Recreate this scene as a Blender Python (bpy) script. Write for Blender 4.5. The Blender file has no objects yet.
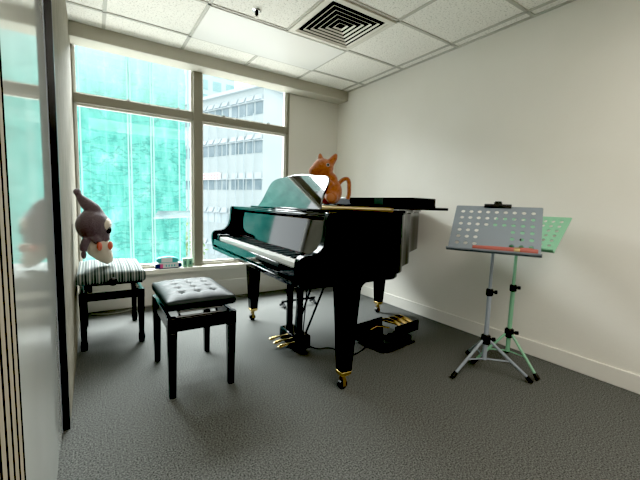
import bpy, bmesh, math, random
from mathutils import Vector, Matrix
random.seed(7)
C = bpy.context.scene.collection
PI = math.pi

# ------------------------------------------------------------------ materials
def new_mat(name):
    m = bpy.data.materials.new(name); m.use_nodes = True
    nt = m.node_tree
    return m, nt, nt.nodes['Principled BSDF']

def mat(name, col, rough=.5, metal=0., spec=.5, coat=0., sheen=0., noise=None, bump=None, col2=None, nscale=(1, 1, 1)):
    """noise=(scale, detail) mixes col -> col2; bump=(scale, strength, distance)"""
    m, nt, b = new_mat(name)
    b.inputs['Base Color'].default_value = (*col, 1)
    b.inputs['Roughness'].default_value = rough
    b.inputs['Metallic'].default_value = metal
    b.inputs['Specular IOR Level'].default_value = spec
    b.inputs['Coat Weight'].default_value = coat
    b.inputs['Coat Roughness'].default_value = .04
    b.inputs['Sheen Weight'].default_value = sheen
    b.inputs['Sheen Roughness'].default_value = .5
    if noise or bump:
        tc = nt.nodes.new('ShaderNodeTexCoord'); mp = nt.nodes.new('ShaderNodeMapping')
        mp.inputs['Scale'].default_value = nscale
        nt.links.new(tc.outputs['Object'], mp.inputs['Vector'])
    if noise:
        n = nt.nodes.new('ShaderNodeTexNoise'); n.inputs['Scale'].default_value = noise[0]; n.inputs['Detail'].default_value = noise[1]
        r = nt.nodes.new('ShaderNodeValToRGB')
        r.color_ramp.elements[0].position = .35; r.color_ramp.elements[1].position = .65
        r.color_ramp.elements[0].color = (*col, 1); r.color_ramp.elements[1].color = (*(col2 or col), 1)
        nt.links.new(mp.outputs[0], n.inputs['Vector']); nt.links.new(n.outputs['Fac'], r.inputs[0])
        nt.links.new(r.outputs[0], b.inputs['Base Color'])
    if bump:
        n2 = nt.nodes.new('ShaderNodeTexNoise'); n2.inputs['Scale'].default_value = bump[0]; n2.inputs['Detail'].default_value = 3
        bp = nt.nodes.new('ShaderNodeBump'); bp.inputs['Strength'].default_value = bump[1]; bp.inputs['Distance'].default_value = bump[2]
        nt.links.new(mp.outputs[0], n2.inputs['Vector']); nt.links.new(n2.outputs['Fac'], bp.inputs['Height'])
        nt.links.new(bp.outputs[0], b.inputs['Normal'])
    return m

def ramp(nt, stops, interp='LINEAR'):
    r = nt.nodes.new('ShaderNodeValToRGB'); r.color_ramp.interpolation = interp
    e = r.color_ramp.elements
    e[0].position, e[0].color = stops[0][0], (*stops[0][1], 1)
    e[1].position, e[1].color = stops[1][0], (*stops[1][1], 1)
    for p, c in stops[2:]:
        x = e.new(p); x.color = (*c, 1)
    return r

M = {}
M['carpet'] = mat('carpet', (.024, .025, .023), rough=.95, spec=.1, sheen=.1, noise=(160, 8), col2=(.175, .178, .167), bump=(280, .4, .006))
M['wall'] = mat('painted_wall', (.80, .775, .70), rough=.6, spec=.3, noise=(2.5, 3), col2=(.82, .795, .725), bump=(45, .12, .006))
M['dark_wall'] = mat('dark_wall', (.10, .095, .085), rough=.7)
M['white_paint'] = mat('white_paint', (.80, .775, .71), rough=.4, spec=.4)
M['frame_paint'] = mat('window_frame_paint', (.24, .222, .175), rough=.4, spec=.4)
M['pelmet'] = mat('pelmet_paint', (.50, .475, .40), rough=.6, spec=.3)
M['sill'] = mat('sill_paint', (.82, .79, .70), rough=.4)
M['tbar'] = mat('ceiling_grid_metal', (.50, .485, .43), rough=.5)
M['diffuser'] = mat('diffuser_paint', (.74, .71, .62), rough=.45)
M['dark_void'] = mat('matt_black_and_duct_shade', (.006, .006, .005), rough=1., spec=0.)  # painted-in shade of the duct; plain black on the nozzle and stripes
M['light_panel'] = mat('light_diffuser', (.83, .82, .78), rough=.35)
M['wallpaper'] = mat('streaked_wallpaper', (.19, .17, .13), rough=.8, spec=.2, noise=(14, 5), col2=(.33, .30, .235), nscale=(6, 6, .5), bump=(30, .35, .01))
M['black_metal'] = mat('black_metal', (.008, .008, .009), rough=.35)
M['piano'] = mat('black_piano_lacquer', (.0035, .0035, .004), rough=.04, spec=.2)
M['lacquer'] = mat('black_lacquer', (.004, .004, .0045), rough=.05, spec=.45)
M['lacquer_soft'] = mat('soft_black_lacquer', (.004, .004, .0045), rough=.20, spec=.13)
M['desk_gloss'] = mat('polished_black_lacquer', (.004, .004, .0045), rough=.03, spec=.8, coat=1.)
M['black_wood'] = mat('black_satin_wood', (.006, .006, .006), rough=.22, spec=.5)
M['ivory'] = mat('white_key', (.82, .82, .78), rough=.25)
M['ebony'] = mat('black_key', (.004, .004, .004), rough=.35, spec=.15)
M['brass'] = mat('brass', (.80, .58, .25), rough=.25, metal=1.)
M['gold'] = mat('gold_plate', (.36, .26, .12), rough=.45, metal=.8)
M['felt'] = mat('red_felt', (.16, .02, .02), rough=.95)
M['case_reflection'] = mat('green_window_reflection', (.035, .06, .05), rough=.5)  # colour of the painted window reflection on the case
M['rubber'] = mat('black_rubber', (.012, .012, .012), rough=.7)
M['chrome'] = mat('chrome', (.7, .7, .7), rough=.2, metal=1.)
M['leather'] = mat('dark_leather', (.022, .027, .027), rough=.5, spec=.25, bump=(120, .12, .003))
M['squirrel'] = mat('orange_plush', (.27, .075, .022), rough=.95, sheen=.5, noise=(60, 4), col2=(.42, .135, .045), bump=(180, .6, .006))
M['squirrel_pale'] = mat('tan_plush', (.42, .16, .07), rough=.95, sheen=.4, bump=(180, .5, .006))
M['grey_plush'] = mat('grey_purple_plush', (.125, .098, .112), rough=.95, sheen=.4, noise=(90, 3), col2=(.150, .118, .134), bump=(160, .6, .006))
M['cream_plush'] = mat('cream_plush', (.66, .58, .47), rough=.95, sheen=.3, bump=(150, .4, .005))
M['pink_plush'] = mat('coral_plush', (.70, .18, .13), rough=.9)
M['eye'] = mat('plastic_eye', (.004, .004, .004), rough=.1)
M['eye_ring'] = mat('eye_ring', (.30, .30, .30), rough=.3)
M['stand_grey'] = mat('grey_blue_coated_metal', (.20, .235, .265), rough=.5)
M['stand_tube'] = mat('grey_blue_tube', (.30, .345, .39), rough=.35)
M['stand_green'] = mat('mint_green_coated_metal', (.22, .46, .29), rough=.45)
M['red_case'] = mat('coral_red_sleeve', (.36, .085, .065), rough=.6, bump=(80, .2, .003))
M['teal_pack'] = mat('teal_plastic', (.10, .55, .55), rough=.35)
M['white_pack'] = mat('white_plastic', (.86, .86, .86), rough=.35)
M['navy'] = mat('navy_plastic', (.012, .035, .12), rough=.35)
M['magenta'] = mat('pink_print', (.70, .10, .28), rough=.5)
M['mint_box'] = mat('mint_card', (.35, .62, .45), rough=.6)
M['mint_dark'] = mat('dark_mint_print', (.08, .25, .18), rough=.6)
M['cable'] = mat('black_cable', (.01, .01, .01), rough=.5)
M['cable_grey'] = mat('grey_cable', (.30, .29, .26), rough=.5)
M['facade'] = mat('white_render', (.38, .44, .45), rough=.8, noise=(.25, 4), col2=(.43, .48, .485))
M['facade_side'] = mat('pale_render', (.48, .53, .55), rough=.8)
M['win_dark'] = mat('facade_glass', (.14, .20, .23), rough=.5, spec=.2, noise=(.6, 2), col2=(.25, .31, .34))
M['win_pale'] = mat('facade_glass_pale', (.40, .47, .50), rough=.4, spec=.2, noise=(.8, 2), col2=(.50, .57, .60))
M['tower'] = mat('teal_tower_wall', (.42, .58, .58), rough=.7)
M['tower_glass'] = mat('teal_tower_glass', (.20, .37, .38), rough=.4, spec=.2, noise=(.3, 2), col2=(.30, .46, .46))
M['pink_wall'] = mat('pink_tile_wall', (.50, .36, .35), rough=.8)
M['pink_win'] = mat('brick_window', (.42, .20, .20), rough=.6)
M['sign'] = mat('red_sign', (.80, .38, .40), rough=.6)
M['sign_white'] = mat('pale_sign_board', (.86, .80, .80), rough=.6)
M['leaf'] = mat('leaf', (.16, .30, .10), rough=.8, noise=(1.5, 4), col2=(.50, .62, .30))
M['bark'] = mat('bark', (.12, .09, .06), rough=.9)
M['podium'] = mat('pale_concrete', (.48, .55, .56), rough=.85, noise=(.3, 3), col2=(.56, .60, .60))
M['pole'] = mat('pale_scaffold_pole', (.28, .50, .44), rough=.6)
M['awning'] = mat('grey_mesh_awning', (.18, .25, .27), rough=.8, noise=(3, 4), col2=(.34, .44, .44))

# ceiling tile: mineral fibre pits
m, nt, b = new_mat('mineral_fibre_tile'); M['tile'] = m
b.inputs['Roughness'].default_value = .9
tc = nt.nodes.new('ShaderNodeTexCoord')
n1 = nt.nodes.new('ShaderNodeTexNoise'); n1.inputs['Scale'].default_value = 85; n1.inputs['Detail'].default_value = 5
r = ramp(nt, [(.33, (.56, .54, .48)), (.45, (.92, .90, .83))])
nt.links.new(tc.outputs['Object'], n1.inputs['Vector']); nt.links.new(n1.outputs['Fac'], r.inputs[0]); nt.links.new(r.outputs[0], b.inputs['Base Color'])
bp = nt.nodes.new('ShaderNodeBump'); bp.inputs['Strength'].default_value = .5; bp.inputs['Distance'].default_value = .01
nt.links.new(n1.outputs['Fac'], bp.inputs['Height']); nt.links.new(bp.outputs[0], b.inputs['Normal'])

# window glass: clear with a faint mirror
m = bpy.data.materials.new('clear_glass'); m.use_nodes = True; M['glass'] = m
nt = m.node_tree; nt.nodes.clear()
out = nt.nodes.new('ShaderNodeOutputMaterial'); mx = nt.nodes.new('ShaderNodeMixShader')
tr = nt.nodes.new('ShaderNodeBsdfTransparent'); gl = nt.nodes.new('ShaderNodeBsdfGlossy')
tr.inputs['Color'].default_value = (.97, .99, .98, 1); gl.inputs['Roughness'].default_value = .02
mx.inputs[0].default_value = .012
nt.links.new(tr.outputs[0], mx.inputs[1]); nt.links.new(gl.outputs[0], mx.inputs[2]); nt.links.new(mx.outputs[0], out.inputs[0])

# partition: white backed reflective glass
M['partition'] = mat('white_backed_glass', (.62, .64, .60), rough=.06, spec=.5, noise=(3, 2), col2=(.66, .68, .64))
M['stile'] = mat('aluminium_stile', (.42, .46, .52), rough=.35, metal=.3)
M['fluted'] = mat('beige_wood_slat', (.38, .33, .25), rough=.7, spec=.2, noise=(30, 3), col2=(.46, .40, .31), nscale=(4, 4, .3))

# striped cushion fabric
m, nt, b = new_mat('striped_fabric'); M['stripe'] = m
b.inputs['Roughness'].default_value = .85
tc = nt.nodes.new('ShaderNodeTexCoord'); sp = nt.nodes.new('ShaderNodeSeparateXYZ')
nt.links.new(tc.outputs['Object'], sp.inputs[0])
mm = nt.nodes.new('ShaderNodeMath'); mm.operation = 'MULTIPLY'; mm.inputs[1].default_value = 1 / .052
fr = nt.nodes.new('ShaderNodeMath'); fr.operation = 'FRACT'
r = ramp(nt, [(0, (.045, .060, .056)), (.20, (.22, .25, .235)), (.30, (.08, .105, .10)), (.46, (.37, .385, .35)), (.60, (.11, .14, .132)), (.74, (.055, .072, .068)), (.86, (.30, .325, .30)), (.94, (.09, .115, .11))], 'CONSTANT')
nt.links.new(sp.outputs['X'], mm.inputs[0]); nt.links.new(mm.outputs[0], fr.inputs[0]); nt.links.new(fr.outputs[0], r.inputs[0]); nt.links.new(r.outputs[0], b.inputs['Base Color'])

# green scaffold netting: patchy, with faint pale lattice of poles showing through
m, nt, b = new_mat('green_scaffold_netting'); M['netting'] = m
b.inputs['Roughness'].default_value = .8
tc = nt.nodes.new('ShaderNodeTexCoord')
n1 = nt.nodes.new('ShaderNodeTexNoise'); n1.inputs['Scale'].default_value = 1.5; n1.inputs['Detail'].default_value = 8; n1.inputs['Roughness'].default_value = .65
r = ramp(nt, [(.30, (.030, .22, .19)), (.43, (.075, .38, .315)), (.56, (.125, .48, .405)), (.72, (.30, .61, .54))])
mpx = nt.nodes.new('ShaderNodeMapping'); mpx.inputs['Scale'].default_value = (2.2, 1, .8)
nt.links.new(tc.outputs['Object'], mpx.inputs['Vector']); nt.links.new(mpx.outputs[0], n1.inputs['Vector']); nt.links.new(n1.outputs['Fac'], r.inputs[0])
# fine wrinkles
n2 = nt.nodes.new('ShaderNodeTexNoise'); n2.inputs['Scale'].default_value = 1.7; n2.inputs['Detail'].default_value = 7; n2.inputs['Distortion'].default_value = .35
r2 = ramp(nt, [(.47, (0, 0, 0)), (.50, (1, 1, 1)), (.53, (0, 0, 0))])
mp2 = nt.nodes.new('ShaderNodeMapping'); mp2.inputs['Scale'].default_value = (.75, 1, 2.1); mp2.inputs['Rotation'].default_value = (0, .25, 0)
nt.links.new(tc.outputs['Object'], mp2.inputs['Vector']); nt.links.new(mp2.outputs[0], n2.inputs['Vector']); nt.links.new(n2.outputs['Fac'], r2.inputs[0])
# scaffold bays seen through
bk = nt.nodes.new('ShaderNodeTexBrick'); bk.offset = 0; bk.inputs['Scale'].default_value = 1
bk.inputs['Brick Width'].default_value = .42; bk.inputs['Row Height'].default_value = .36; bk.inputs['Mortar Size'].default_value = .012
bk.inputs['Color1'].default_value = (0, 0, 0, 1); bk.inputs['Color2'].default_value = (0, 0, 0, 1); bk.inputs['Mortar'].default_value = (1, 1, 1, 1)
sx = nt.nodes.new('ShaderNodeSeparateXYZ'); cx = nt.nodes.new('ShaderNodeCombineXYZ')
nt.links.new(tc.outputs['Object'], sx.inputs[0]); nt.links.new(sx.outputs['X'], cx.inputs['X']); nt.links.new(sx.outputs['Z'], cx.inputs['Y']); nt.links.new(cx.outputs[0], bk.inputs['Vector'])
mx1 = nt.nodes.new('ShaderNodeMixRGB'); mx1.inputs[2].default_value = (.30, .60, .51, 1)
ml = nt.nodes.new('ShaderNodeMath'); ml.operation = 'MULTIPLY'; ml.inputs[1].default_value = .20
nt.links.new(bk.outputs['Color'], ml.inputs[0]); nt.links.new(ml.outputs[0], mx1.inputs[0]); nt.links.new(r.outputs[0], mx1.inputs[1])
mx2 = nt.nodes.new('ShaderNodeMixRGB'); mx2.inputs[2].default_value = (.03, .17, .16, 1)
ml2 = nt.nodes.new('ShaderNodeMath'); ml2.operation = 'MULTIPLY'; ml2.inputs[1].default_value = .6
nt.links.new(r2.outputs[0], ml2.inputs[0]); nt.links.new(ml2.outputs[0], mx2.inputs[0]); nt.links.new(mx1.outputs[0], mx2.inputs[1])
# haze and glare painted into the colour, whiter towards the top
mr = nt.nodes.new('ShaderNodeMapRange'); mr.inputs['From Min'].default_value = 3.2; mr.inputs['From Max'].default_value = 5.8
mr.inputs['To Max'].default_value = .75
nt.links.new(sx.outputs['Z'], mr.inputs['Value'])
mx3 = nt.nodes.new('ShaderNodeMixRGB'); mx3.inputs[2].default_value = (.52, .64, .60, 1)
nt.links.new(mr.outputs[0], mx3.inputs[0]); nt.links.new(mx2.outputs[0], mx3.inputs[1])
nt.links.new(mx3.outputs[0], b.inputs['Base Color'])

# ------------------------------------------------------------------ mesh helpers
class MB:
    def __init__(s): s.bm = bmesh.new()
    def box(s, x0, x1, y0, y1, z0, z1, mtx=None):
        v = [s.bm.verts.new((x, y, z)) for z in (z0, z1) for y in (y0, y1) for x in (x0, x1)]
        for f in ((0, 2, 3, 1), (4, 5, 7, 6), (0, 1, 5, 4), (2, 6, 7, 3), (0, 4, 6, 2), (1, 3, 7, 5)):
            s.bm.faces.new([v[i] for i in f])
        if mtx is not None:
            for q in v: q.co = mtx @ q.co
        return s
    def hexa(s, a, b):
        """frustum between two 4-point loops"""
        A = [s.bm.verts.new(p) for p in a]; B = [s.bm.verts.new(p) for p in b]
        s.bm.faces.new(A[::-1]); s.bm.faces.new(B)
        for i in range(4): s.bm.faces.new([A[i], A[(i + 1) % 4], B[(i + 1) % 4], B[i]])
        return s
    def taper(s, cx, cy, z0, h0, z1, h1):
        q = lambda h, z: [(cx - h, cy - h, z), (cx + h, cy - h, z), (cx + h, cy + h, z), (cx - h, cy + h, z)]
        return s.hexa(q(h0, z0), q(h1, z1))
    def prism(s, pts, a, b, fn):
        """2-D outline pts extruded from a to b, fn(p, q, t) -> xyz"""
        A = [s.bm.verts.new(fn(p[0], p[1], a)) for p in pts]; B = [s.bm.verts.new(fn(p[0], p[1], b)) for p in pts]
        n = len(pts)
        s.bm.faces.new(A[::-1]); s.bm.faces.new(B)
        for i in range(n): s.bm.faces.new([A[i], A[(i + 1) % n], B[(i + 1) % n], B[i]])
        return s
    def tube(s, path, rad, seg=10, caps=True):
        path = [Vector(p) for p in path]; n = len(path)
        rads = rad if isinstance(rad, (list, tuple)) else [rad] * n
        rings = []; up = None
        for i, p in enumerate(path):
            t = (path[min(i + 1, n - 1)] - path[max(i - 1, 0)]).normalized()
            if up is None:
                up = Vector((0, 0, 1)) if abs(t.z) < .9 else Vector((1, 0, 0))
            x = t.cross(up).normalized(); up = x.cross(t).normalized()
            rings.append([s.bm.verts.new(p + (x * math.cos(2 * PI * k / seg) + up * math.sin(2 * PI * k / seg)) * rads[i]) for k in range(seg)])
        for i in range(n - 1):
            for k in range(seg):
                s.bm.faces.new([rings[i][k], rings[i][(k + 1) % seg], rings[i + 1][(k + 1) % seg], rings[i + 1][k]])
        if caps:
            s.bm.faces.new(rings[0][::-1]); s.bm.faces.new(rings[-1])
        return s
    def ball(s, c, r, seg=16, mtx=None):
        r = r if isinstance(r, (list, tuple)) else (r, r, r)
        T = Matrix.Translation(c) @ (mtx or Matrix()) @ Matrix.Diagonal((*r, 1))
        bmesh.ops.create_uvsphere(s.bm, u_segments=seg, v_segments=max(8, seg // 2 + 2), radius=1, matrix=T)
        return s
    def lathe(s, prof, c, axis=(0, 0, 1), seg=20):
        """prof = [(t along axis, radius)]"""
        ax = Vector(axis).normalized(); c = Vector(c)
        return s.tube([c + ax * p[0] for p in prof], [max(p[1], 1e-4) for p in prof], seg)
    def build(s, name, m, parent=None, bevel=0., smooth=True, angle=35, bseg=2):
        bmesh.ops.recalc_face_normals(s.bm, faces=s.bm.faces)
        me = bpy.data.meshes.new(name); s.bm.to_mesh(me); s.bm.free()
        me.materials.append(m)
        if smooth:
            me.polygons.foreach_set('use_smooth', [True] * len(me.polygons)); me.set_sharp_from_angle(angle=math.radians(angle))
        o = bpy.data.objects.new(name, me); C.objects.link(o)
        if parent is not None: o.parent = parent
        if bevel:
            bv = o.modifiers.new('bevel', 'BEVEL'); bv.width = bevel; bv.segments = bseg; bv.limit_method = 'ANGLE'; bv.angle_limit = math.radians(40)
            bv.harden_normals = False
        return o

def box(name, x0, x1, y0, y1, z0, z1, m, parent=None, bevel=0.):
    return MB().box(x0, x1, y0, y1, z0, z1).build(name, m, parent, bevel)

def thing(name, label, cat, loc=(0, 0, 0), rz=0., group=None):
    o = bpy.data.objects.new(name, None); C.objects.link(o); o.empty_display_size = .1
    o.location = loc; o.rotation_euler = (0, 0, rz); o['label'] = label; o['category'] = cat
    if group: o['group'] = group
    return o

def tag(o, label, cat, group=None):
    o['label'] = label; o['category'] = cat
    if group: o['group'] = group
    return o

def struct(o, label=None):
    o['kind'] = 'structure'
    if label: o['label'] = label
    return o

def copy_tree(o, parent=None):
    c = o.copy(); C.objects.link(c)
    if parent is not None: c.parent = parent
    for ch in list(o.children): copy_tree(ch, c)
    return c

def mapxyz(p, q, t): return (p, q, t)
def spline(pts, n=8):
    """open Catmull-Rom through 2-D/3-D points"""
    out = []; P = [Vector(p) for p in pts]; P = [P[0] * 2 - P[1]] + P + [P[-1] * 2 - P[-2]]
    for i in range(1, len(P) - 2):
        for k in range(n):
            t = k / n; a, b, c, d = P[i - 1:i + 3]
            out.append(.5 * ((2 * b) + (c - a) * t + (2 * a - 5 * b + 4 * c - d) * t * t + (3 * b - a - 3 * c + d) * t ** 3))
    out.append(P[-2]); return out

# ------------------------------------------------------------------ camera
R = ((0.8367693959615546, -0.5466114433751986, 0.03213888537919459),
     (-0.029598994266546032, -0.10376433222892825, -0.9941613867453782),
     (0.5467548605367344, 0.8309325443911598, -0.10300596658004532))
cd = bpy.data.cameras.new('camera'); cam = bpy.data.objects.new('camera', cd); C.objects.link(cam)
cd.sensor_width = 36; cd.lens = 347.5349 / 640 * 36; cd.clip_start = .02; cd.clip_end = 500
rt, dn, fw = Vector(R[0]), Vector(R[1]), Vector(R[2])
mw = Matrix((( rt.x, -dn.x, -fw.x, 0), (rt.y, -dn.y, -fw.y, 0), (rt.z, -dn.z, -fw.z, 1.03), (0, 0, 0, 1)))
cam.matrix_world = mw
bpy.context.scene.camera = cam

# ------------------------------------------------------------------ the room
XL, XR, YW, YF, ZC = -.11, 2.615, 3.655, -1.3, 2.377
struct(box('floor', XL - .2, XR + .1, YF - .1, YW + .2, -.08, 0, M['carpet']))
struct(box('wall_right', XR, XR + .1, YF, YW + .2, 0, ZC + .1, M['wall']))
struct(box('wall_front', XL - .2, XR, YF - .1, YF, 0, ZC + .1, M['dark_wall']))
struct(box('wall_left', XL - .12, XL, 1.835, YW, 0, ZC, M['wallpaper']))
struct(box('wall_left', -.26, -.16, YF, 1.835, 0, ZC, M['wall']))
# window wall: parapet under the sill, pier on the right, lintel above the head
wb = MB(); wb.box(XL - .1, XR, YW, YW + .15, 0, .315); wb.box(1.925, XR, YW, YW + .15, .315, ZC); wb.box(XL - .1, 1.925, YW, YW + .15, 2.345, ZC)
wb.box(XL - .1, -.135, YW, YW + .15, .315, 2.345)
struct(wb.build('wall_back', M['wall']))
struct(box('window_sill', XL, 2.04, 3.562, YW + .04, .315, .36, M['sill'], bevel=.006))
struct(box('baseboard_back', XL, XR - .012, YW - .02, YW, 0, .185, M['white_paint'], bevel=.004))
struct(box('baseboard_right', XR - .014, XR, YF, YW - .02, 0, .108, M['white_paint'], bevel=.004))
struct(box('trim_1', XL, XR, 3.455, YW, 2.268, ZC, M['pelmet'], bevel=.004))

# ceiling
ceil = struct(box('ceiling', XL - .2, XR + .1, YF - .1, YW + .15, ZC, ZC + .05, M['tile']))
g = MB(); t = .012
xs = [.12, .72, 1.318, 1.907, 2.515]; ys = [3.146, 2.57, 1.957, 1.353, .753, .153, -.447, -1.047]
for y in ys: g.box(XL, XR, y - t, y + t, ZC - .006, ZC + .001)
for x in xs:
    if x == 1.318:
        g.box(x - t, x + t, 3.146, 3.455, ZC - .006, ZC + .001); g.box(x - t, x + t, YF, 2.57, ZC - .006, ZC + .001)
    else:
        g.box(x - t, x + t, YF, 3.455, ZC - .006, ZC + .001)
g.box(XR - .022, XR, YF, 3.455, ZC - .008, ZC + .001)
g.build('ceiling_grid', M['tbar'], ceil)

# flat ceiling light panel (switched off)
cl = thing('ceiling_light', 'long flat smooth white ceiling light panel set in the tile grid near the window', 'ceiling light', (1.313, 2.858, ZC))
MB().box(-.585, .585, -.28, .28, -.012, .004).build('light_cover', M['light_panel'], cl, bevel=.003)

# square air diffuser
dv = thing('ceiling_vent', 'square white four-way air diffuser with nested louvres in the ceiling', 'air vent', (1.612, 2.262, ZC))
def ring(mb, ho, hi, z_o, z_i, th=.006):
    o = [(-ho, -ho), (ho, -ho), (ho, ho), (-ho, ho)]; i = [(-hi, -hi), (hi, -hi), (hi, hi), (-hi, hi)]
    for k in range(4):
        a, b_, c, d = o[k], o[(k + 1) % 4], i[(k + 1) % 4], i[k]
        mb.hexa([(*a, z_o), (*b_, z_o), (*c, z_i), (*d, z_i)], [(*a, z_o + th), (*b_, z_o + th), (*c, z_i + th), (*d, z_i + th)])
MB().box(-.28, .28, -.28, .28, -.0025, -.0005).build('duct_shade_sheet', M['dark_void'], dv)  # black sheet under the tile, painted shade of the duct opening
f = MB(); ring(f, .290, .252, -.016, -.018, .014); f.build('vent_frame', M['diffuser'], dv)
for k in range(6):
    ho = .252 - k * .041
    f = MB(); ring(f, ho - .004, ho - .015, -.015, -.009, .003); f.build('louvre', M['diffuser'], dv)

# sprinkler
sp_ = thing('sprinkler_head', 'small chrome fire sprinkler head hanging from a ceiling tile', 'sprinkler', (1.017, 2.455, ZC))
MB().lathe([(0, .030), (-.003, .032), (-.007, .024), (-.008, .012)], (0, 0, 0)).build('rosette', M['chrome'], sp_)
MB().lathe([(-.008, .012), (-.030, .012), (-.034, .006), (-.046, .005)], (0, 0, 0)).build('nozzle', M['dark_void'], sp_)
MB().lathe([(-.046, .016), (-.050, .016)], (0, 0, 0)).build('deflector', M['diffuser'], sp_)

# ------------------------------------------------------------------ window
win = struct(thing('window_1', 'wide four-pane window', 'window', (0, 0, 0))); del win['category'], win['label']
F0, F1 = YW - .012, YW + .06
f = MB()
f.box(-.135, -.098, F0, F1, .36, 2.345); f.box(1.890, 1.925, F0, F1, .36, 2.345)
f.box(-.098, 1.890, F0, F1, .36, .385); f.box(-.098, 1.890, F0, F1, 2.325, 2.345)
f.build('window_frame', M['frame_paint'], win, bevel=.003)
box('mullion', .860, .945, YW - .03, F1, .36, 2.345, M['frame_paint'], win, .004)
for x0, x1 in ((-.098, .860), (.945, 1.890)):
    box('transom', x0, x1, YW - .025, F1, 1.808, 1.884, M['frame_paint'], win, .003)
for x0, x1, z0, z1 in ((-.098, .860, .385, 1.808), (.945, 1.890, .385, 1.808), (-.098, .860, 1.884, 2.325), (.945, 1.890, 1.884, 2.325)):
    s = MB(); w = .017
    s.box(x0, x0 + w, YW + .012, YW + .045, z0, z1); s.box(x1 - w, x1, YW + .012, YW + .045, z0, z1)
    s.box(x0 + w, x1 - w, YW + .012, YW + .045, z0, z0 + w); s.box(x0 + w, x1 - w, YW + .012, YW + .045, z1 - w, z1)
    sa = s.build('sash', M['white_paint'], win)
    box('pane', x0 + w, x1 - w, YW + .027, YW + .031, z0 + w, z1 - w, M['glass'], sa)
for x, z in ((.30, 1.885), (.72, 1.885), (1.16, 1.885), (1.66, 1.885), (1.30, .386)):
    MB().box(x - .018, x + .018, YW - .02, YW + .01, z, z + .012).box(x - .006, x + .006, YW - .03, YW - .005, z + .004, z + .02).build('window_latch', M['chrome'], win)

# ------------------------------------------------------------------ left partition: glass panel, black jamb, fluted strip
door = struct(thing('door_1', 'x', 'x', (0, 0, 0))); del door['category'], door['label']
box('glass_panel', -.160, -.135, .905, 1.775, .006, ZC, M['partition'], door)
box('stile', -.160, -.1335, 1.775, 1.803, .006, ZC, M['stile'], door, .002)
struct(box('trim_2', -.16, -.109, 1.804, 1.836, 0, ZC, M['black_metal']))
fl_ = MB()
y = .885
while y > .1:
    fl_.box(-.150, -.1338, y - .0295, y, 0, ZC); y -= .0475
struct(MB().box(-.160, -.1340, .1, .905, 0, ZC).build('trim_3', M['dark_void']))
struct(fl_.build('trim_4', M['fluted']))

# ------------------------------------------------------------------ grand piano
ANG = math.radians(-1.5)
P = thing('grand_piano', 'glossy black baby grand piano with open keyboard and raised music desk', 'piano', (1.158, 1.475, 0), ANG)
V0, V1 = -.125, 1.405
out2 = spline([(-.21, V0), (.0, V0), (.22, V0), (.315, -.088), (.40, .0), (.49, .062), (.575, .110), (.645, .180), (.74, .290), (.88, .415), (1.02, .520), (1.16, .605), (1.285, .69), (1.385, .82), (1.415, 1.02), (1.37, 1.25), (1.27, 1.36), (1.12, V1), (.7, V1), (.2, V1), (-.21, V1)], 6)
def offset(pts, d):
    o = []
    for i, p in enumerate(pts):
        t = (pts[min(i + 1, len(pts) - 1)] - pts[max(i - 1, 0)]).normalized()
        o.append(p + Vector((-t.y, t.x)) * d)
    return o
inn = offset(out2, .045)
# rim: C-shaped shell
mb = MB()
for a, b_ in ((out2, inn),):
    n = len(a)
    lo = [(mb.bm.verts.new((*a[i], .658)), mb.bm.verts.new((*b_[i], .658)), mb.bm.verts.new((*b_[i], .990)), mb.bm.verts.new((*a[i], .990))) for i in range(n)]
    for i in range(n - 1):
        for k in range(4): mb.bm.faces.new([lo[i][k], lo[i][(k + 1) % 4], lo[i + 1][(k + 1) % 4], lo[i + 1][k]])
    mb.bm.faces.new(lo[0]); mb.bm.faces.new(lo[-1][::-1])
rim = mb.build('rim', M['piano'], P, bevel=.004)
mb = MB(); pl = inn[4:-4]
mb.prism([(p.x, p.y) for p in pl], .90, .915, mapxyz); mb.build('cast_iron_plate', M['gold'], P)
mb = MB(); mb.prism([(p.x, p.y) for p in pl], .685, .70, mapxyz); mb.build('soundboard', M['black_wood'], P)
# key bed with stepped underside
mb = MB(); mb.prism([(-.352, V0 + .003), (.225, V0 + .003), (.285, -.088), (.285, V1 - .003), (-.352, V1 - .003)], .628, .70, mapxyz); mb.build('key_bed', M['piano'], P, bevel=.008)
# arms with ogee cheeks
arm_prof = spline([(-.352, .636), (-.366, .655), (-.374, .72), (-.372, .756), (-.360, .778), (-.335, .788), (-.300, .791), (-.268, .802), (-.242, .828), (-.226, .870), (-.220, .920), (-.219, .960), (-.210, .990)], 4)
prof = [(p.x, p.y) for p in arm_prof] + [(-.10, .990), (-.10, .636)]
for a, b_ in ((V0, V0 + .046), (V1 - .046, V1)):
    mb = MB(); mb.prism(prof, a, b_, lambda p, q, t: (p, t, q)); mb.build('arm', M['lacquer_soft'], P, bevel=.004, angle=25)
VK0, VK1 = V0 + .046, V1 - .046
# key blocks, key slip
KB0, KB1 = -.070, 1.245
for a, b_ in ((VK0, KB0 - .002), (KB1 + .002, VK1)):
    mb = MB(); mb.box(-.352, -.17, a, b_, .70, .762); mb.build('key_block', M['lacquer_soft'], P, bevel=.008)
ks = MB(); ks.box(-.368, -.352, VK0, VK1, .672, .724).box(-.374, -.352, VK0, VK1, .634, .660); ks.build('key_slip', M['lacquer'], P, bevel=.004)
# keys
kw = (KB1 - KB0) / 52
wk = MB().box(-.346, -.185, -kw / 2 + .0007, kw / 2 - .0007, .718, .744).build('white_key', M['ivory'], P, bevel=.0012)
bkk = MB().hexa([(-.297, -.0050, .744), (-.185, -.0050, .744), (-.185, .0050, .744), (-.297, .0050, .744)],
                [(-.290, -.0038, .755), (-.185, -.0038, .755), (-.185, .0038, .755), (-.290, .0038, .755)]).build('black_key', M['ebony'], P)
fw_, fb_ = True, True
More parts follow.
